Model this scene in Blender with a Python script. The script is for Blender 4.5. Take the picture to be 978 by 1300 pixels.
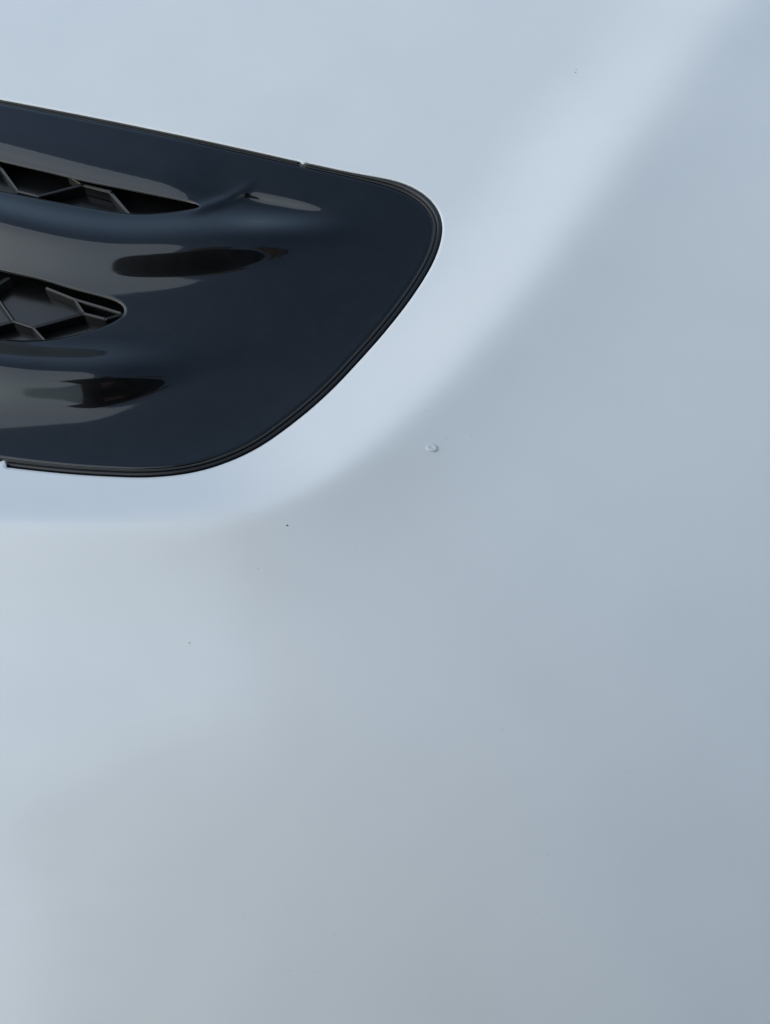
import bpy, bmesh, math, random
import numpy as np
from mathutils import Vector, Matrix
from mathutils.geometry import delaunay_2d_cdt
R = math.radians
C = bpy.context.scene.collection
for o in list(bpy.data.objects):
    bpy.data.objects.remove(o)
random.seed(4)
rng = np.random.default_rng(7)

# ------------------------------------------------------------------ camera
K = 0.00043                 # metres per unit on the panel (about 0.4 mm)
D = 1163.0                  # distance of the camera from the panel, same units
TH = R(51)                  # the camera looks down at 39 degrees
LEAN = R(26)                # the upper panel leans that much towards the photographer
PANEL_Z = 0.76
ct, st = math.cos(TH), math.sin(TH)
RX = np.array([[1, 0, 0], [0, ct, -st], [0, st, ct]])
cam_d = bpy.data.cameras.new('camera')
cam = bpy.data.objects.new('camera', cam_d)
C.objects.link(cam)
cam.location = (0, -st * D * K, PANEL_Z + ct * D * K)
cam.rotation_euler = (TH, 0, 0)
cam_d.sensor_fit = 'VERTICAL'
cam_d.sensor_height = 36.0
cam_d.lens = 36.0 * D / 1300.0
cam_d.clip_start = 0.01
cam_d.clip_end = 500
sc = bpy.context.scene
sc.camera = cam

# ------------------------------------------------------------------ daylight
SUN_AZ = R(-110)             # clockwise from +Y
SUN_EL = R(32)
w = bpy.data.worlds.new('World')
sc.world = w
w.use_nodes = True
nt = w.node_tree
bg = nt.nodes['Background']
sky = nt.nodes.new('ShaderNodeTexSky')
sky.sky_type = 'NISHITA'
sky.sun_disc = False
sky.sun_elevation = SUN_EL
sky.sun_rotation = SUN_AZ
sky.air_density = 1.5
sky.dust_density = 0.9
sky.ozone_density = 1.0
nt.links.new(sky.outputs[0], bg.inputs[0])
bg.inputs[1].default_value = 0.12
sd = bpy.data.lights.new('sun', 'SUN')
sun = bpy.data.objects.new('sun', sd)
C.objects.link(sun)
sd.energy = 1.35
sd.angle = R(94)
sd.color = (0.85, 0.95, 1.0)
sdir = Vector((math.sin(SUN_AZ) * math.cos(SUN_EL), math.cos(SUN_AZ) * math.cos(SUN_EL), math.sin(SUN_EL)))
sun.rotation_euler = sdir.to_track_quat('Z', 'Y').to_euler()
sun.location = (-3, 3, 5)
vs = sc.view_settings
vs.view_transform = 'Standard'
vs.look = 'None'
vs.exposure = 0.31
vs.gamma = 1.0
vs.use_curve_mapping = False

# ------------------------------------------------------------------ materials
def mat(name, col, rough, ior=1.5, spec=0.5):
    m = bpy.data.materials.new(name)
    m.use_nodes = True
    b = m.node_tree.nodes['Principled BSDF']
    b.inputs['Base Color'].default_value = (*col, 1)
    b.inputs['Roughness'].default_value = rough
    b.inputs['IOR'].default_value = ior
    b.inputs['Specular IOR Level'].default_value = spec
    return m, m.node_tree, b

def noise(nt, scale, detail=3, rough=0.5):
    tc = nt.nodes.new('ShaderNodeTexCoord')
    n = nt.nodes.new('ShaderNodeTexNoise')
    n.inputs['Scale'].default_value = scale
    n.inputs['Detail'].default_value = detail
    n.inputs['Roughness'].default_value = rough
    nt.links.new(tc.outputs['Object'], n.inputs['Vector'])
    return n

def ramp(nt, src, p0, c0, p1, c1):
    r = nt.nodes.new('ShaderNodeValToRGB')
    r.color_ramp.elements[0].position = p0
    r.color_ramp.elements[1].position = p1
    r.color_ramp.elements[0].color = (*c0, 1)
    r.color_ramp.elements[1].color = (*c1, 1)
    nt.links.new(src, r.inputs[0])
    return r

def bump(nt, bsdf, src, strength, dist, sock='Normal'):
    b = nt.nodes.new('ShaderNodeBump')
    b.inputs['Strength'].default_value = strength
    b.inputs['Distance'].default_value = dist
    nt.links.new(src, b.inputs['Height'])
    nt.links.new(b.outputs[0], bsdf.inputs[sock])
    return b

M_PAINT, nt, b = mat('white_paint', (0.8, 0.8, 0.8), 0.45, spec=0.0)
b.inputs['Coat Weight'].default_value = 1.0
b.inputs['Coat Roughness'].default_value = 0.09
b.inputs['Coat IOR'].default_value = 1.5
n = noise(nt, 14, 4, 0.55)
r = ramp(nt, n.outputs[0], 0.3, (0.765, 0.77, 0.77), 0.7, (0.80, 0.80, 0.797))
nt.links.new(r.outputs[0], b.inputs['Base Color'])
n2 = noise(nt, 900, 2, 0.5)
bump(nt, b, n2.outputs[0], 0.10, 0.0002, 'Coat Normal')
n3 = noise(nt, 5, 5, 0.6)                         # dried wipe marks and road film, only a shade duller
mp = nt.nodes.new('ShaderNodeMapping')
mp.inputs['Rotation'].default_value = (0, 0, R(40))
mp.inputs['Scale'].default_value = (3.0, 22.0, 3.0)
nt.links.new(n3.inputs['Vector'].links[0].from_socket, mp.inputs['Vector'])
nt.links.new(mp.outputs[0], n3.inputs['Vector'])
r3 = ramp(nt, n3.outputs[0], 0.35, (0.11, 0.11, 0.11), 0.75, (0.24, 0.24, 0.24))
nt.links.new(r3.outputs[0], b.inputs['Coat Roughness'])

M_BLACK, nt, b = mat('gloss_black_plastic', (0.004, 0.004, 0.004), 0.05, 1.5)
b.inputs['Specular IOR Level'].default_value = 0.12
b.inputs['Coat Weight'].default_value = 0.8
b.inputs['Coat IOR'].default_value = 1.58
b.inputs['Coat Roughness'].default_value = 0.03
n = noise(nt, 60, 6, 0.65)
r = ramp(nt, n.outputs[0], 0.35, (0.0015, 0.0015, 0.0017), 0.75, (0.004, 0.004, 0.0043))
nt.links.new(r.outputs[0], b.inputs['Base Color'])
r2 = ramp(nt, n.outputs[0], 0.3, (0.32, 0.32, 0.32), 0.8, (0.42, 0.42, 0.42))
nt.links.new(r2.outputs[0], b.inputs['Roughness'])
n4 = noise(nt, 4, 6, 0.65)                        # fine hairline scratches along the slats
mp = nt.nodes.new('ShaderNodeMapping')
mp.inputs['Rotation'].default_value = (0, 0, R(-10))
mp.inputs['Scale'].default_value = (8.0, 160.0, 160.0)
nt.links.new(n4.inputs['Vector'].links[0].from_socket, mp.inputs['Vector'])
nt.links.new(mp.outputs[0], n4.inputs['Vector'])
r4 = ramp(nt, n4.outputs[0], 0.5, (0.055, 0.055, 0.055), 0.85, (0.15, 0.15, 0.15))
nt.links.new(r4.outputs[0], b.inputs['Coat Roughness'])
n5 = noise(nt, 260, 2, 0.5)
bump(nt, b, n5.outputs[0], 0.012, 0.0003, 'Coat Normal')

M_RUBBER, nt, b = mat('black_rubber', (0.016, 0.016, 0.017), 0.42)
n = noise(nt, 700, 3, 0.6)
bump(nt, b, n.outputs[0], 0.15, 0.0002)
M_SATIN, nt, b = mat('satin_black_plastic', (0.006, 0.006, 0.0065), 0.24)
n = noise(nt, 1200, 3, 0.6)
bump(nt, b, n.outputs[0], 0.12, 0.0002)
M_CHIP, nt, b = mat('chipped_paint', (0.7, 0.7, 0.7), 0.3)
n = noise(nt, 300, 2, 0.5)
r = ramp(nt, n.outputs[0], 0.3, (0.62, 0.63, 0.64), 0.7, (0.74, 0.74, 0.74))
nt.links.new(r.outputs[0], b.inputs['Base Color'])
M_DIRT, nt, b = mat('road_dirt', (0.05, 0.045, 0.04), 0.8)
n = noise(nt, 500, 2)
r = ramp(nt, n.outputs[0], 0.3, (0.02, 0.02, 0.02), 0.7, (0.09, 0.08, 0.07))
nt.links.new(r.outputs[0], b.inputs['Base Color'])
M_ASPHALT, nt, b = mat('asphalt', (0.05, 0.05, 0.05), 0.9)
n = noise(nt, 40, 8, 0.7)
r = ramp(nt, n.outputs[0], 0.3, (0.035, 0.035, 0.036), 0.7, (0.075, 0.073, 0.07))
nt.links.new(r.outputs[0], b.inputs['Base Color'])
bump(nt, b, n.outputs[0], 0.5, 0.01)
M_CLOTH, nt, b = mat('dark_jacket_cloth', (0.008, 0.008, 0.009), 0.9, spec=0.1)
n = noise(nt, 300, 3)
bump(nt, b, n.outputs[0], 0.3, 0.002)
M_SKIN, nt, b = mat('skin', (0.45, 0.24, 0.16), 0.5)
n = noise(nt, 60, 3)
r = ramp(nt, n.outputs[0], 0.3, (0.40, 0.20, 0.13), 0.7, (0.50, 0.28, 0.19))
nt.links.new(r.outputs[0], b.inputs['Base Color'])
M_HAIR, nt, b = mat('dark_hair', (0.012, 0.009, 0.007), 0.55)
n = noise(nt, 120, 4)
bump(nt, b, n.outputs[0], 0.4, 0.004)
M_PHONE, nt, b = mat('phone_case', (0.015, 0.015, 0.016), 0.35)
n = noise(nt, 800, 2)
bump(nt, b, n.outputs[0], 0.1, 0.0002)
M_LENS, nt, b = mat('lens_glass', (0.004, 0.004, 0.006), 0.03)
n = noise(nt, 50, 1)
r = ramp(nt, n.outputs[0], 0.3, (0.003, 0.003, 0.005), 0.7, (0.006, 0.005, 0.008))
nt.links.new(r.outputs[0], b.inputs['Base Color'])

# ------------------------------------------------------------------ surface maths
# (u, v) run over the panel, v downhill towards the photographer; h is height above it
S0 = math.tan(TH - LEAN)

def P(u, v, h):
    """point of the panel at (u, v) raised by h, in metres"""
    u = np.asarray(u, float); v = np.asarray(v, float); h = np.asarray(h, float)
    k = (D - h) / D
    loc = np.stack([(u - 489) * k, -(v - 650) * k, h + 0 * u], -1) * K
    return loc @ RX.T + np.array([0, 0, PANEL_Z])

def sp(x, w):
    return w * np.logaddexp(0, x / w)

def sig(x):
    return 0.5 * (1 + np.tanh(0.5 * x))

def sstep(a, b, x):
    t = np.clip((x - a) / (b - a), 0, 1)
    return t * t * t * (t * (6 * t - 15) + 10)

def spline(pts, n=16, closed=False):
    p = np.array(pts, float)
    out = []
    m = len(p)
    for i in range(m if closed else m - 1):
        if closed:
            a, b_, c, d = p[(i - 1) % m], p[i], p[(i + 1) % m], p[(i + 2) % m]
        else:
            a, b_, c, d = p[max(i - 1, 0)], p[i], p[i + 1], p[min(i + 2, m - 1)]
        for t in np.linspace(0, 1, n, endpoint=False):
            out.append(0.5 * (2 * b_ + (c - a) * t + (2 * a - 5 * b_ + 4 * c - d) * t * t + (3 * b_ - a - 3 * c + d) * t ** 3))
    if not closed:
        out.append(p[-1])
    return np.array(out)

def resample(poly, step, closed=True):
    q = np.vstack([poly, poly[:1]]) if closed else poly
    s = np.concatenate([[0], np.cumsum(np.linalg.norm(np.diff(q, axis=0), axis=1))])
    n = max(3, int(round(s[-1] / step)))
    t = np.linspace(0, s[-1], n, endpoint=not closed)
    return np.stack([np.interp(t, s, q[:, 0]), np.interp(t, s, q[:, 1])], -1)

def smooth_loop(p, it=2):
    for _ in range(it):
        p = 0.25 * np.roll(p, 1, 0) + 0.5 * p + 0.25 * np.roll(p, -1, 0)
    return p

def dist_to(poly, u, v, chunk=4000):
    u = np.ravel(u); v = np.ravel(v)
    out = np.empty(len(u)); idx = np.empty(len(u), int)
    a = poly[:-1]; ab = poly[1:] - a
    L2 = np.maximum((ab ** 2).sum(1), 1e-9)
    for i in range(0, len(u), chunk):
        px = u[i:i + chunk, None] - a[None, :, 0]; py = v[i:i + chunk, None] - a[None, :, 1]
        t = np.clip((px * ab[None, :, 0] + py * ab[None, :, 1]) / L2, 0, 1)
        dd = (px - t * ab[None, :, 0]) ** 2 + (py - t * ab[None, :, 1]) ** 2
        j = dd.argmin(1)
        out[i:i + chunk] = np.sqrt(dd[np.arange(len(j)), j]); idx[i:i + chunk] = j
    return out, idx

def inside(poly, u, v):
    u = np.ravel(u); v = np.ravel(v)
    r_ = np.zeros(len(u), bool)
    x0, y0 = poly[-1]
    for x1, y1 in poly:
        c = (y0 > v) != (y1 > v)
        with np.errstate(divide='ignore', invalid='ignore'):
            xi = (x1 - x0) * (v - y0) / (y1 - y0 if y1 != y0 else 1e-9) + x0
        r_ ^= c & (u < xi)
        x0, y0 = x1, y1
    return r_

CREASE = resample(spline([(1500, -820), (1200, -370), (1025, -140), (922, 5), (842, 120), (768, 225), (690, 330), (610, 428), (530, 512),
                          (450, 578), (380, 622), (300, 648), (200, 658), (90, 661), (-60, 660), (-300, 650), (-800, 610)], 24), 8, False)

def crease_d(u, v):
    d, j = dist_to(CREASE, u, v)
    a = CREASE[j]; b_ = CREASE[j + 1]
    s = (b_[:, 0] - a[:, 0]) * (np.ravel(v) - a[:, 1]) - (b_[:, 1] - a[:, 1]) * (np.ravel(u) - a[:, 0])
    return np.where(s < 0, d, -d)

def h_panel(u, v):
    """smooth white panel: level above the crease line, falling towards the nose beyond it"""
    u = np.ravel(u); v = np.ravel(v)
    vv = v - 650
    base = S0 * vv / (1 + S0 * vv / D)
    d = crease_d(u, v)
    wide = 6 + 11 * sstep(250, 950, u)
    h = base + 0.76 * (sp(d + 92, 24) - sp(d, wide)) - 0.34 * sp(d, wide)
    h = h + 0.27 * sp(d - 100, 45)
    # gentle crown of the whole panel
    h = h - 0.00003 * (u - 380) ** 2 * sstep(-300, 700, u) - 0.00009 * np.maximum(v - 760, 0) ** 2
    return h

# outline of the black insert (its own rim) and of the gasket round it
INS = spline([(0, 131), (130, 156), (255, 182), (385, 211), (465, 229), (506, 241), (532, 256), (547, 273), (551, 294), (541, 327),
              (517, 367), (485, 409), (450, 449), (412, 489), (372, 524), (325, 558), (281, 579), (238, 591), (190, 596),
              (140, 595), (80, 591), (0, 582), (-120, 564), (-260, 536), (-345, 500), (-400, 440), (-425, 340), (-425, 210),
              (-410, 120), (-370, 80), (-300, 78), (-150, 103)], 24, True)
INS = smooth_loop(resample(INS, 4.0), 6)

def loop_normals(p):
    t = np.roll(p, -1, 0) - np.roll(p, 1, 0)
    t /= np.linalg.norm(t, axis=1)[:, None]
    nrm = np.stack([t[:, 1], -t[:, 0]], -1)
    c = p + nrm * 0.5
    if inside(p, c[:1, 0], c[:1, 1])[0]:
        nrm = -nrm
    return nrm

INS_N = loop_normals(INS)
def gasket_width(p):
    u, v = p[:, 0], p[:, 1]
    top = v < (250 + 0 * u)
    ang = np.where(u > 390, 1, 0)
    wd = np.full(len(u), 3.6)
    lower = ~top
    wd = np.where(top & (u >= 386), 4.2 + 6.3 * sstep(420, 556, u), wd)
    wd = np.where(lower & (u > 6), 10.5 - 1.0 * sstep(-440, -180, -u), wd)
    wd = np.where((~top) & (u <= 6), 3.0, wd)
    return wd
GW = gasket_width(INS)
for _ in range(8):                                # even out where the strip widens, keep the ends crisp
    g2 = 0.25 * np.roll(GW, 1) + 0.5 * GW + 0.25 * np.roll(GW, -1)
    GW = np.where(np.abs(np.roll(GW, 1) - np.roll(GW, -1)) > 3, GW, g2)
gap = (np.abs(INS[:, 0] - 384.5) < 3.2) & (INS[:, 1] < 260)
gap2 = (np.abs(INS[:, 0] - 7) < 2.6) & (INS[:, 1] > 400)
HOLE_W = np.where(gap | gap2, 0.9, GW)
HOLE = INS + INS_N * (HOLE_W + 0.8)[:, None]

# the two louvre openings
OP1 = spline([(-330, 132), (-150, 168), (0, 205), (60, 219), (110, 231), (160, 241), (205, 250), (240, 257), (256, 262), (240, 266), (205, 270.5),
              (165, 271), (110, 263), (60, 254), (0, 242), (-150, 212), (-330, 182), (-350, 156)], 14, True)
OP2 = spline([(-330, 268), (-150, 310), (0, 344), (50, 355), (95, 368), (130, 377), (150, 384), (159, 393), (153, 403), (135, 413),
              (105, 423), (70, 430), (30, 432), (0, 430), (-150, 420), (-330, 388), (-355, 326)], 14, True)
OP1 = smooth_loop(resample(OP1, 2.5), 5); OP2 = smooth_loop(resample(OP2, 2.5), 5)

def cl(p):
    return np.vstack([p, p[:1]])

TABLES = {}
def itp(u, xs, ys):
    """smooth curve through knots"""
    key = (tuple(xs), tuple(ys))
    if key not in TABLES:
        g = np.arange(-620, 820, 4.0)
        kern = np.exp(-0.5 * (np.arange(-15, 16) * 4.0 / 20.0) ** 2)
        y = np.convolve(np.pad(np.interp(g, xs, ys), 15, 'edge'), kern / kern.sum(), 'valid')
        TABLES[key] = (g, y, np.gradient(y, g))
    xs, ys, m = TABLES[key]
    i = np.clip(np.searchsorted(xs, u) - 1, 0, len(xs) - 2)
    u = np.clip(u, xs[0], xs[-1])
    hh = xs[i + 1] - xs[i]; t = (u - xs[i]) / hh
    return ((1 + 2 * t) * (1 - t) ** 2 * ys[i] + t * (1 - t) ** 2 * hh * m[i] + t * t * (3 - 2 * t) * ys[i + 1] + t * t * (t - 1) * hh * m[i + 1])

def h_insert_smooth(u, v):
    u = np.ravel(u); v = np.ravel(v)
    h = h_panel(u, v)
    # slat above the first opening: rolls over into it
    c1 = itp(u, [-400, 0, 110, 256, 330, 450], [100, 194, 221, 253, 262, 270])
    a1 = 13 * (1 - sstep(200, 300, u))
    h = h + a1 * (sig((v - c1 + 42) / 14) - sig((v - c1) / 5.0))
    # middle slat: rises out of the first opening, then its front turns towards the photographer
    c2 = itp(u, [-400, 0, 80, 148, 230, 320, 385, 520], [206, 314, 330, 336, 334, 324, 314, 300])
    w2 = itp(u, [-400, 0, 80, 148, 230, 320, 385, 520], [60, 60, 55, 50, 50, 42, 24, 20])
    g2 = itp(u, [-400, 0, 148, 230, 320, 385, 430, 490], [0.86, 0.86, 0.86, 0.86, 0.84, 0.74, 0.36, 0])
    h = h + g2 * (w2 * sig((v - c2 + w2 * 0.5 + 26) / 9) - sp(v - c2 + w2 * 0.5, 5) + sp(v - c2 - w2 * 0.5, 5))
    # lower slat
    c3 = itp(u, [-400, 0, 60, 120, 195, 300, 420], [442, 495, 498, 499, 487, 462, 436])
    w3 = itp(u, [-400, 0, 60, 130, 195, 250, 420], [58, 56, 50, 48, 28, 20, 20])
    g3 = itp(u, [-400, 0, 60, 120, 165, 200, 250, 320], [0.88, 0.88, 0.88, 0.88, 0.86, 0.76, 0.35, 0])
    h = h + g3 * (w3 * sig((v - c3 + w3 * 0.5 + 24) / 9) - sp(v - c3 + w3 * 0.5, 5) + sp(v - c3 - w3 * 0.5, 5))
    # false pocket to the right of the first opening
    ru = np.clip((u - 262) / (446 - 262), 0, 1)
    gate = sstep(255, 345, u) * (1 - sstep(345, 462, u))
    top = 246 + 27 * np.clip((u - 296) / 150, -0.4, 1.2)
    h = h - 16 * gate * (sig((v - top) / 3.2) * (1 - sig((v - 283) / 5.5)))
    # ridge running up from the opening's tip
    ridge = np.array([(236, 268), (262, 262), (285, 254), (308, 243), (332, 226)], float)
    dr, _ = dist_to(resample(spline(ridge, 10), 3, False), u, v)
    h = h + 6.5 * np.exp(-(dr / 6.5) ** 2) * sstep(225, 262, u) * (1 - sstep(285, 335, u))
    return h

def roll(e, r):
    t = np.clip(1 - e / r, 0, 1)
    return r * (1 - np.sqrt(np.maximum(1 - t * t, 0)))

def h_insert(u, v):
    h = h_insert_smooth(u, v)
    e, _ = dist_to(cl(INS), u, v)
    h = h - roll(e, 5.0)
    for op, rr in ((OP1, 3.5), (OP2, 3.5)):
        e, _ = dist_to(cl(op), u, v)
        h = h - roll(e, rr)
    return h

def h_cover(u, v):
    h = h_panel(u, v)
    e, _ = dist_to(cl(HOLE), u, v)
    return h - roll(e, 3.2)

NUP = np.array([0, -math.sin(LEAN), math.cos(LEAN)])   # away from the panel

# ------------------------------------------------------------------ mesh helpers
def tag(o, label=None, cat=None, group=None, kind=None):
    for k_, v_ in (('label', label), ('category', cat), ('group', group), ('kind', kind)):
        if v_:
            o[k_] = v_
    return o

def link(name, me, m, parent=None):
    if isinstance(m, (list, tuple)):
        for q in m:
            me.materials.append(q)
    else:
        me.materials.append(m)
    o = bpy.data.objects.new(name, me)
    C.objects.link(o)
    if parent:
        o.parent = parent
    return o

def mesh_from(verts, faces, smooth=True, normals=None):
    me = bpy.data.meshes.new('surface')
    me.from_pydata([tuple(p) for p in verts], [], [tuple(int(i) for i in f) for f in faces])
    me.update()
    if smooth:
        me.polygons.foreach_set('use_smooth', [True] * len(me.polygons))
    if normals is not None:
        me.normals_split_custom_set_from_vertices([tuple(q) for q in normals])
    return me

def surf_normals(fn, u, v, e=0.5):
    a = P(u + e, v, fn(u + e, v)) - P(u - e, v, fn(u - e, v))
    b_ = P(u, v - e, fn(u, v - e)) - P(u, v + e, fn(u, v + e))
    nn = np.cross(a, b_)
    return nn / np.linalg.norm(nn, axis=1)[:, None]

def surface(fn, pts, loops, keep, wall_loops, depth):
    """triangulate scattered (u, v) points with loops as edges, raise them by fn, drop a wall along some loops"""
    allp = list(pts); edges = []
    for lp in loops:
        n0 = len(allp)
        allp += list(lp)
        edges += [(n0 + i, n0 + (i + 1) % len(lp)) for i in range(len(lp))]
    vs_, _, fs, *_ = delaunay_2d_cdt([Vector((float(a), float(b_))) for a, b_ in allp], edges, [], 0, 1e-4, False)
    uv = np.array([(q.x, q.y) for q in vs_])
    f = np.array([t for t in fs if len(t) == 3], int)
    cen = uv[f].mean(1)
    f = f[keep(cen[:, 0], cen[:, 1])]
    a, b_, c = uv[f[:, 0]], uv[f[:, 1]], uv[f[:, 2]]
    cr = (b_[:, 0] - a[:, 0]) * (c[:, 1] - a[:, 1]) - (b_[:, 1] - a[:, 1]) * (c[:, 0] - a[:, 0])
    f[cr > 0] = f[cr > 0][:, ::-1]               # v points down, so flip to face the camera
    used = np.unique(f)
    remap = -np.ones(len(uv), int); remap[used] = np.arange(len(used))
    uv = uv[used]; f = remap[f]
    verts = P(uv[:, 0], uv[:, 1], fn(uv[:, 0], uv[:, 1]))
    nrm = surf_normals(fn, uv[:, 0], uv[:, 1])
    faces = [tuple(t) for t in f]
    verts = list(verts); nrm = list(nrm)
    for lp, outward, flare in wall_loops:
        top = P(lp[:, 0], lp[:, 1], fn(lp[:, 0], lp[:, 1]))
        ln = loop_normals(lp) * outward
        wn = np.stack([ln[:, 0], -ln[:, 1] * ct, -ln[:, 1] * st], -1)
        n0 = len(verts); m_ = len(lp)
        fl = lp + loop_normals(lp) * flare             # undercut: the hollow is wider than its mouth
        verts += list(top) + list(P(fl[:, 0], fl[:, 1], fn(lp[:, 0], lp[:, 1]) - depth))
        nrm += list(wn) * 2
        for i in range(m_):
            j = (i + 1) % m_
            faces.append((n0 + i, n0 + j, n0 + m_ + j, n0 + m_ + i))
    return mesh_from(verts, faces, True, nrm)

def rings(loop, offs, sign):
    nn = loop_normals(loop)
    return np.vstack([loop + nn * (o_ * sign) for o_ in offs])

# ------------------------------------------------------------------ setting
bm = bmesh.new()
bmesh.ops.create_circle(bm, cap_ends=True, radius=60, segments=64)
me = bpy.data.meshes.new('ground'); bm.to_mesh(me); bm.free()
tag(link('ground', me, M_ASPHALT), kind='structure')

# ------------------------------------------------------------------ the car
car = bpy.data.objects.new('car', None)
C.objects.link(car)
tag(car, 'white car panel with a glossy black louvred vent insert and a small paint chip', 'car')

gu, gv = np.meshgrid(np.arange(-560, 1500, 9.0), np.arange(-420, 1640, 9.0))
gp = np.stack([gu.ravel(), gv.ravel()], -1)
gp += rng.uniform(-0.3, 0.3, gp.shape)
dh_, _ = dist_to(cl(HOLE), gp[:, 0], gp[:, 1])
gp = gp[(~inside(HOLE, gp[:, 0], gp[:, 1])) & (dh_ > 16)]
frame = resample(np.array([(-565, -425), (1505, -425), (1505, 1645), (-565, 1645)], float), 20)
me = surface(h_cover, np.vstack([gp, rings(HOLE, [0.4, 1.0, 1.8, 2.8, 4.0, 5.6, 8, 12], 1)]), [HOLE, frame],
             lambda a, b_: (~inside(HOLE, a, b_)) & (a > -565) & (a < 1505) & (b_ > -425) & (b_ < 1645), [(HOLE, -1, 0)], 30)
panel = link('body_panel', me, M_PAINT, car)

gu, gv = np.meshgrid(np.arange(-430, 560, 4.0), np.arange(70, 610, 4.0))
gp = np.stack([gu.ravel(), gv.ravel()], -1)
gp += rng.uniform(-0.2, 0.2, gp.shape)
ok = inside(INS, gp[:, 0], gp[:, 1])
for lp in (INS, OP1, OP2):
    dd, _ = dist_to(cl(lp), gp[:, 0], gp[:, 1])
    ok &= dd > 7
for lp in (OP1, OP2):
    ok &= ~inside(lp, gp[:, 0], gp[:, 1])
gp = gp[ok]
pu = np.arange(258, 452, 2.5)                      # finer rows along the sharp edge of the false pocket
ptop = 246 + 27 * np.clip((pu - 296) / 150, -0.4, 1.2)
gp = gp[~((gp[:, 0] > 255) & (gp[:, 0] < 455) & (np.abs(gp[:, 1] - np.interp(gp[:, 0], pu, ptop)) < 10.5))]
fine = np.concatenate([np.stack([pu, ptop + o_], -1) for o_ in (-9, -6, -4, -2.8, -1.8, -0.9, 0, 0.9, 1.8, 2.8, 4, 6, 9)])
dd, _ = dist_to(cl(OP1), fine[:, 0], fine[:, 1])
gp = np.vstack([gp, fine[dd > 7]])
me = surface(h_insert, np.vstack([gp, rings(INS, [0.4, 1.0, 1.9, 3.0, 4.4, 6.2], -1), rings(OP1, [0.35, 0.9, 1.6, 2.4, 3.4, 5.0], 1),
                                  rings(OP2, [0.35, 0.9, 1.6, 2.4, 3.4, 5.0], 1)]), [INS, OP1, OP2],
             lambda a, b_: inside(INS, a, b_) & ~inside(OP1, a, b_) & ~inside(OP2, a, b_), [(INS, 1, 0), (OP1, -1, 9), (OP2, -1, 9)], 34)
insert = link('vent_insert', me, M_BLACK, car)
insert['label'] = 'glossy black vent insert with two louvre openings'

# gasket strips between insert and panel: flat outer band, groove, fine inner bead
def strip(sel, name):
    idx = np.where(sel)[0]
    brk = np.where(np.diff(idx) > 1)[0]
    if len(brk):                                  # run passes the loop's start
        idx = np.concatenate([idx[brk[0] + 1:], idx[:brk[0] + 1]])
    p = INS[idx]; nn = INS_N[idx]; gw = GW[idx]
    prof = [(0.05, -9), (0.06, -3.6), (0.11, -2.4), (0.18, -2.2), (0.25, -2.7), (0.29, -5.0), (0.34, -5.2), (0.38, -3.4), (0.46, -2.4),
            (0.62, -1.8), (0.78, -1.9), (0.9, -2.6), (0.97, -4.2), (1.0, -9)]
    verts = []; faces = []
    base = h_panel(p[:, 0], p[:, 1])
    for t, z in prof:
        q = p + nn * (0.4 + t * gw)[:, None]
        verts.append(P(q[:, 0], q[:, 1], base + z))
    m_ = len(idx); k_ = len(prof)
    verts = np.concatenate(verts)
    for a in range(k_ - 1):
        for i in range(m_ - 1):
            faces.append((a * m_ + i, (a + 1) * m_ + i, (a + 1) * m_ + i + 1, a * m_ + i + 1))
    for i in (0, m_ - 1):
        faces.append([a * m_ + i for a in range(k_)])
    me = mesh_from(verts, faces, True)
    bm = bmesh.new(); bm.from_mesh(me)
    bmesh.ops.recalc_face_normals(bm, faces=bm.faces)
    bm.to_mesh(me); bm.free()
    return link(name, me, M_RUBBER, insert)

in_gap = gap | gap2
lower_right = (~in_gap) & (((INS[:, 0] > 384.5) & (INS[:, 1] < 300)) | ((INS[:, 0] > 7) & (INS[:, 1] >= 300)))
strip(lower_right, 'gasket')
strip((~in_gap) & ~lower_right, 'gasket')

# floor of the vent and the ribs of its honeycomb
FLOOR, RIB = 30.0, 15.0
def h_in(u, v, drop):
    return h_panel(u, v) - drop
gu, gv = np.meshgrid(np.arange(-420, 300, 6.0), np.arange(70, 520, 6.0))
p = np.stack([gu.ravel(), gv.ravel()], -1)
nu, nv = gu.shape[1], gu.shape[0]
d1, _ = dist_to(cl(OP1), p[:, 0], p[:, 1]); d2, _ = dist_to(cl(OP2), p[:, 0], p[:, 1]); d3, _ = dist_to(cl(INS), p[:, 0], p[:, 1])
okv = (inside(OP1, p[:, 0], p[:, 1]) | inside(OP2, p[:, 0], p[:, 1]) | (np.minimum(d1, d2) < 95)) & inside(INS, p[:, 0], p[:, 1]) & (d3 > 10)
verts = P(p[:, 0], p[:, 1], h_in(p[:, 0], p[:, 1], 0)) - NUP * FLOOR * K
faces = []
for j in range(nv - 1):
    for i in range(nu - 1):
        q = (j * nu + i, j * nu + i + 1, (j + 1) * nu + i + 1, (j + 1) * nu + i)
        if okv[list(q)].all():
            faces.append(q[::-1])
link('vent_floor', mesh_from(verts, faces), M_SATIN, insert)

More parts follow.
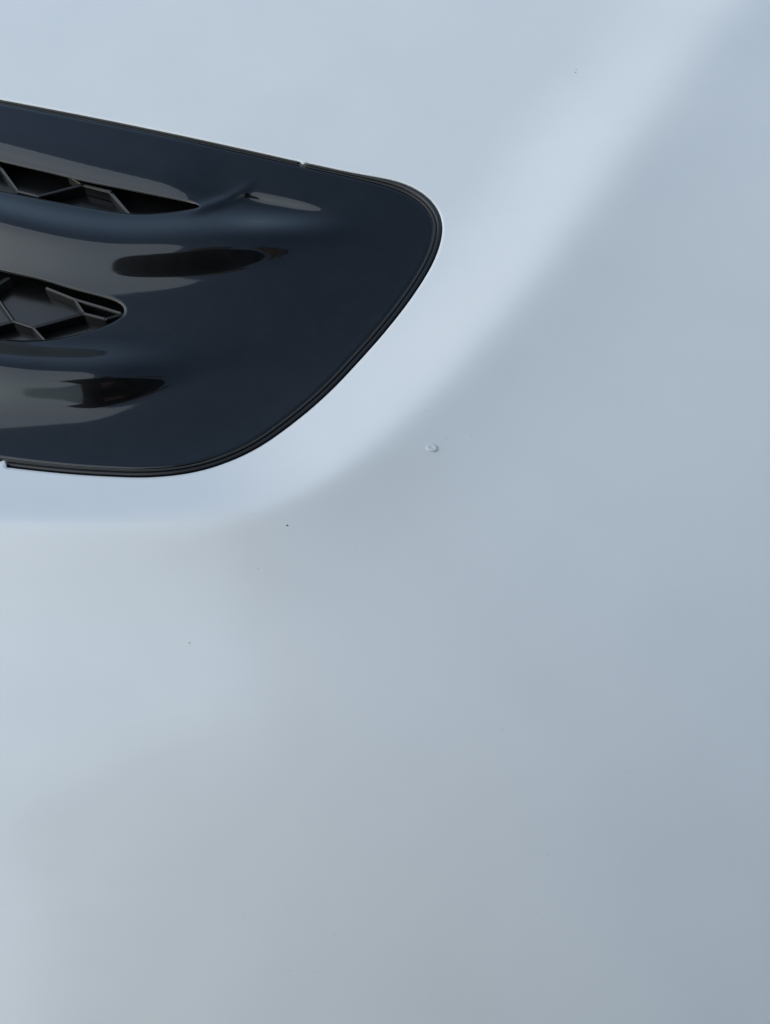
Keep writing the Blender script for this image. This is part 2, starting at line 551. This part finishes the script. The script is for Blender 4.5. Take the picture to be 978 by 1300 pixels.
def rib(a, b_, wd=4.4, drop=RIB):
    """one rib: narrow bevelled top, walls down to the vent floor; (u, v) give its top line"""
    a = np.array(a, float); b_ = np.array(b_, float)
    t = (b_ - a) / np.linalg.norm(b_ - a)
    nn = np.array([t[1], -t[0]])
    a = a - t * wd * 0.35; b_ = b_ + t * wd * 0.35
    prof = [(-wd * 0.8, 15.5), (-wd * 0.5, 1.0), (-wd * 0.28, 0), (wd * 0.28, 0), (wd * 0.5, 1.0), (wd * 0.8, 15.5)]
    verts = []
    for e in (a, b_):
        for x, z in prof:
            q = e + nn * x
            verts.append(P(q[0], q[1], h_in(np.array([e[0]]), np.array([e[1]]), drop)[0]) - NUP * z * K)
    n_ = len(prof)
    faces = [(i, i + 1, n_ + i + 1, n_ + i) for i in range(n_ - 1)] + [tuple(range(n_)), tuple(range(2 * n_ - 1, n_ - 1, -1))]
    me = mesh_from(verts, faces, False)
    bm = bmesh.new(); bm.from_mesh(me); bmesh.ops.recalc_face_normals(bm, faces=bm.faces); bm.to_mesh(me); bm.free()
    return link('honeycomb_rib', me, M_SATIN, insert)

RIBS = [((-14, 192), (23, 243)), ((23, 243), (48, 249)), ((48, 249), (106, 234)), ((106, 234), (140, 243)), ((140, 243), (170, 278)), ((106, 234), (88, 222)),
        ((-16, 190), (-60, 196)), ((-60, 196), (-80, 222)),
        ((-12, 366), (17, 408)), ((17, 408), (42, 416)), ((42, 416), (107, 398)), ((107, 398), (95, 380)), ((107, 398), (134, 405)),
        ((134, 405), (166, 396)), ((42, 416), (62, 438)), ((17, 408), (-28, 420)), ((-12, 366), (-75, 380)),
        ((-75, 380), (-60, 412)), ((-12, 366), (10, 352)), ((95, 380), (60, 366)), ((95, 380), (126, 389)), ((-28, 420), (-60, 412)), ((126, 389), (152, 397))]
for a, b_ in RIBS:
    rib(a, b_)
def comb(u0, u1, line, step):                    # the honeycomb goes on to the left, out of the picture
    u = u0
    while u > u1:
        y = line(u)
        rib((u, y), (u - 18, y - 22)); rib((u - 18, y - 22), (u - step + 24, y - 30)); rib((u - step + 24, y - 30), (u - step, y - 10))
        u -= step
comb(-80, -300, lambda x: 222 + (x + 80) * 0.2, 78)
comb(-75, -300, lambda x: 384 + (x + 75) * 0.16, 78)
comb(-60, -300, lambda x: 412 + (x + 60) * 0.16, 78)

# the stone chip in the paint: a small crater with a raised lip, deepest at its lower right
def chip(u0, v0, rx, ry):
    verts = []; faces = []; nr, na = 9, 28
    hb = lambda a, b_: h_panel(np.array([a]), np.array([b_]))[0]
    verts.append(P(u0, v0, hb(u0, v0) + 0.45))
    for i in range(1, nr + 1):
        r_ = i / nr
        for j in range(na):
            th = 2 * math.pi * j / na
            wob = 1 + 0.10 * math.sin(2 * th + 0.6) + 0.06 * math.sin(3 * th)
            x = u0 + rx * r_ * wob * math.cos(th); y = v0 + ry * r_ * wob * math.sin(th)
            z = 3.1 * (1 - r_ ** 6) * (0.5 + 0.5 * r_ * math.cos(th - 1.0)) - 0.8 * math.exp(-(r_ / 0.4) ** 2)
            if i == nr:
                z = -0.2
            verts.append(P(x, y, hb(x, y) + float(z)))
    for j in range(na):
        faces.append((0, 1 + (j + 1) % na, 1 + j))
    for i in range(nr - 1):
        for j in range(na):
            a = 1 + i * na + j; b_ = 1 + i * na + (j + 1) % na
            faces.append((a, b_, b_ + na, a + na))
    me = mesh_from(verts, faces, True)
    bm = bmesh.new(); bm.from_mesh(me); bmesh.ops.recalc_face_normals(bm, faces=bm.faces); bm.to_mesh(me); bm.free()
    o = link('paint_chip', me, M_CHIP, panel)
    o['label'] = 'small round stone chip with a raised lip'
chip(548.5, 568, 7.6, 6.4)

# specks of dirt on the paint and the insert
def specks(spots, fn, parent):
    bm = bmesh.new()
    for u0, v0, r_ in spots:
        c = Vector(P(u0, v0, fn(np.array([u0]), np.array([v0]))[0]))
        g = bmesh.ops.create_icosphere(bm, subdivisions=1, radius=r_ * K)
        for q in g['verts']:
            q.co = Vector((q.co.x * random.uniform(0.7, 1.4), q.co.y * random.uniform(0.7, 1.3), q.co.z * 0.5)) + c
    me = bpy.data.meshes.new('dirt'); bm.to_mesh(me); bm.free()
    return tag(link('dirt_specks', me, M_DIRT, parent), kind='stuff')
big = [(365, 667, 1.3), (241, 816, 0.9), (731, 92, 1.2), (732, 88, 0.9), (328, 722, 0.6), (541, 521, 0.4), (567, 557, 0.6), (577, 573, 0.4), (638, 926, 0.6),
       (598, 552, 0.45), (543, 549, 0.35), (452, 700, 0.5), (696, 1085, 0.5)]
big += [(rng.uniform(0, 978), rng.uniform(0, 1300), rng.uniform(0.22, 0.42)) for _ in range(70)]
big = [q for q in big if not inside(HOLE + loop_normals(HOLE) * 5, np.array([q[0]]), np.array([q[1]]))[0]]
specks(big, h_panel, panel)
small = []
while len(small) < 60:
    a, b_ = rng.uniform(0, 540), rng.uniform(140, 590)
    if inside(INS, np.array([a]), np.array([b_]))[0] and not inside(OP1, np.array([a]), np.array([b_]))[0] and not inside(OP2, np.array([a]), np.array([b_]))[0]:
        small.append((a, b_, rng.uniform(0.25, 0.55)))
specks(small, h_insert, insert)

# ------------------------------------------------------------------ the photographer, mirrored in the slats
person = bpy.data.objects.new('person', None)
C.objects.link(person)
person.location = (-0.085, -0.65, 0)
tag(person, 'person in dark clothes holding a phone, mirrored in the glossy slats', 'person')
cx, cy, cz = cam.location
def skin_mesh(name, joints, bones, mats, pick, parent, sub=2):
    me = bpy.data.meshes.new(name)
    names = list(joints)
    me.from_pydata([joints[k_][0] for k_ in names], [(names.index(a), names.index(b_)) for a, b_ in bones], [])
    o = bpy.data.objects.new(name, me); C.objects.link(o)
    sk = o.modifiers.new('skin', 'SKIN')
    for i, k_ in enumerate(names):
        rr = joints[k_][1]
        me.skin_vertices[0].data[i].radius = rr if isinstance(rr, tuple) else (rr, rr)
        me.skin_vertices[0].data[i].use_root = (i == 0)
    ss = o.modifiers.new('sub', 'SUBSURF'); ss.levels = sub; ss.render_levels = sub
    dg = bpy.context.evaluated_depsgraph_get()
    m2 = bpy.data.meshes.new_from_object(o.evaluated_get(dg))
    bpy.data.objects.remove(o)
    m2.materials.clear()
    for q in mats:
        m2.materials.append(q)
    for f in m2.polygons:
        f.use_smooth = True
        f.material_index = pick(f.center)
    o = bpy.data.objects.new(name, m2); C.objects.link(o)
    o.parent = parent
    return o
bx, by = 0.0, 0.0                                 # relative to the person's base
J = {'pelvis': ((0, 0.0, 0.95), (0.32, 0.15)), 'waist': ((0, 0.01, 1.12), (0.31, 0.15)), 'chest': ((0, 0.04, 1.33), (0.29, 0.15)),
     'collar': ((0, 0.07, 1.50), (0.10, 0.08)), 'neck': ((0, 0.10, 1.59), 0.055), 'head': ((0, 0.15, 1.67), (0.075, 0.09)), 'crown': ((0, 0.15, 1.76), (0.06, 0.075))}
B = [('pelvis', 'waist'), ('waist', 'chest'), ('chest', 'collar'), ('collar', 'neck'), ('neck', 'head'), ('head', 'crown')]
ph = Vector((cx, cy, cz)) - Vector(person.location)        # the phone, held at the lens
back = Vector((0, -st, ct))
for s in (-1, 1):
    k_ = 'l' if s < 0 else 'r'
    hand = ph + back * 0.03 + Vector((s * 0.055, 0, 0)) + Vector((0, ct, st)) * -0.05
    J.update({'sh' + k_: ((s * 0.23, 0.03, 1.46), 0.095), 'el' + k_: ((s * 0.31, 0.05, 1.20), 0.08),
              'wr' + k_: (tuple(hand + Vector((s * 0.03, -0.07, -0.03))), 0.032), 'pa' + k_: (tuple(hand + Vector((s * 0.012, -0.015, 0))), (0.036, 0.022)),
              'hip' + k_: ((s * 0.13, 0, 0.86), 0.11), 'kn' + k_: ((s * 0.10, 0.02, 0.48), 0.06), 'an' + k_: ((s * 0.11, -0.02, 0.08), 0.045),
              'to' + k_: ((s * 0.12, 0.14, 0.035), 0.035)})
    B += [('collar', 'sh' + k_), ('sh' + k_, 'el' + k_), ('el' + k_, 'wr' + k_), ('wr' + k_, 'pa' + k_), ('pelvis', 'hip' + k_), ('hip' + k_, 'kn' + k_),
          ('kn' + k_, 'an' + k_), ('an' + k_, 'to' + k_)]
    if s > 0:                                     # the free hand, raised open beside the phone
        hand = Vector((0.26, 0.25, 1.43))
        J['wr' + k_] = (tuple(hand + Vector((0.02, -0.03, -0.07))), 0.030)
        J['pa' + k_] = (tuple(hand), (0.040, 0.020))
    for f in range(5):
        if s > 0 and f < 4:
            p1 = hand + Vector((-0.03 + 0.02 * f, 0.01, 0.065 - 0.006 * abs(f - 1)))
            p2 = p1 + Vector((-0.006 + 0.004 * f, 0.018, 0.055 * (0.9, 1.0, 0.95, 0.76)[f]))
        elif s > 0:
            p1 = hand + Vector((-0.052, 0.012, 0.012)); p2 = hand + Vector((-0.068, 0.024, 0.042))
        elif f < 4:
            off = Vector((0, ct, st)) * (0.045 - 0.021 * f)
            ln = (0.9, 1.0, 0.95, 0.78)[f]
            p1 = hand + off + Vector((s * 0.004, 0, 0)) - back * 0.022
            p2 = hand + off + Vector((-s * 0.026 * ln, 0, 0)) - back * 0.034
            if f < 2:
                p2 = hand + off + Vector((s * 0.002, 0, 0)) + Vector((0, ct, st)) * 0.012 - back * 0.03
        else:
            p1 = hand + Vector((0, ct, st)) * 0.02 + back * 0.012
            p2 = hand + Vector((-s * 0.026, 0, 0)) + Vector((0, ct, st)) * 0.035 + back * 0.016
        J['f%d1%s' % (f, k_)] = (tuple(p1), 0.0095); J['f%d2%s' % (f, k_)] = (tuple(p2), 0.008)
        B += [('pa' + k_, 'f%d1%s' % (f, k_)), ('f%d1%s' % (f, k_), 'f%d2%s' % (f, k_))]
hl = Vector(J['pal'][0]); hr = Vector(J['par'][0]); hd = Vector(J['head'][0])
def pick(c):
    if min((c - hl).length, (c - hr).length) < 0.085 or c.z > 1.59:
        return 1
    return 0
body = skin_mesh('body', J, B, [M_CLOTH, M_SKIN], pick, person)
bm = bmesh.new()
bmesh.ops.create_uvsphere(bm, u_segments=24, v_segments=14, radius=1)
for q in bm.verts:
    q.co = Vector((q.co.x * 0.088, q.co.y * 0.105 - 0.012, q.co.z * 0.10)) * (1 + 0.03 * math.sin(q.co.x * 40)) + Vector((0, 0.12, 1.75))
    if q.co.y > 0.15 and q.co.z < 1.78:
        q.co.y = 0.15
me = bpy.data.meshes.new('hair'); bm.to_mesh(me); bm.free()
me.polygons.foreach_set('use_smooth', [True] * len(me.polygons))
link('hair', me, M_HAIR, person)

# the phone: a slim rounded slab just behind the lens
phone = bpy.data.objects.new('phone', None)
C.objects.link(phone)
phone.location = (cx, cy, cz)
phone.rotation_euler = (TH, 0, 0)
tag(phone, 'dark phone held upright in both hands above the panel', 'phone')
bm = bmesh.new()
bmesh.ops.create_cube(bm, size=1)
for q in bm.verts:
    q.co = Vector((q.co.x * 0.072 - 0.018, q.co.y * 0.148 - 0.055, q.co.z * 0.008 + 0.016))
bmesh.ops.bevel(bm, geom=[e for e in bm.edges if abs(e.verts[0].co.z - e.verts[1].co.z) > 0.005], offset=0.011, segments=5, affect='EDGES')
bmesh.ops.bevel(bm, geom=[e for e in bm.edges if abs(e.verts[0].co.z - e.verts[1].co.z) < 0.001 and len(e.link_faces) == 2 and e.calc_face_angle(0) > 1], offset=0.0015, segments=2, affect='EDGES')
me = bpy.data.meshes.new('phone_body'); bm.to_mesh(me); bm.free()
link('phone_body', me, M_PHONE, phone)
for x, y in ((0, 0), (-0.02, 0), (-0.01, -0.017)):
    bm = bmesh.new()
    bmesh.ops.create_cone(bm, cap_ends=True, segments=24, radius1=0.0062, radius2=0.0062, depth=0.003)
    for q in bm.verts:
        q.co += Vector((x, y, 0.0102))
    me = bpy.data.meshes.new('lens'); bm.to_mesh(me); bm.free()
    link('lens', me, M_LENS, phone)
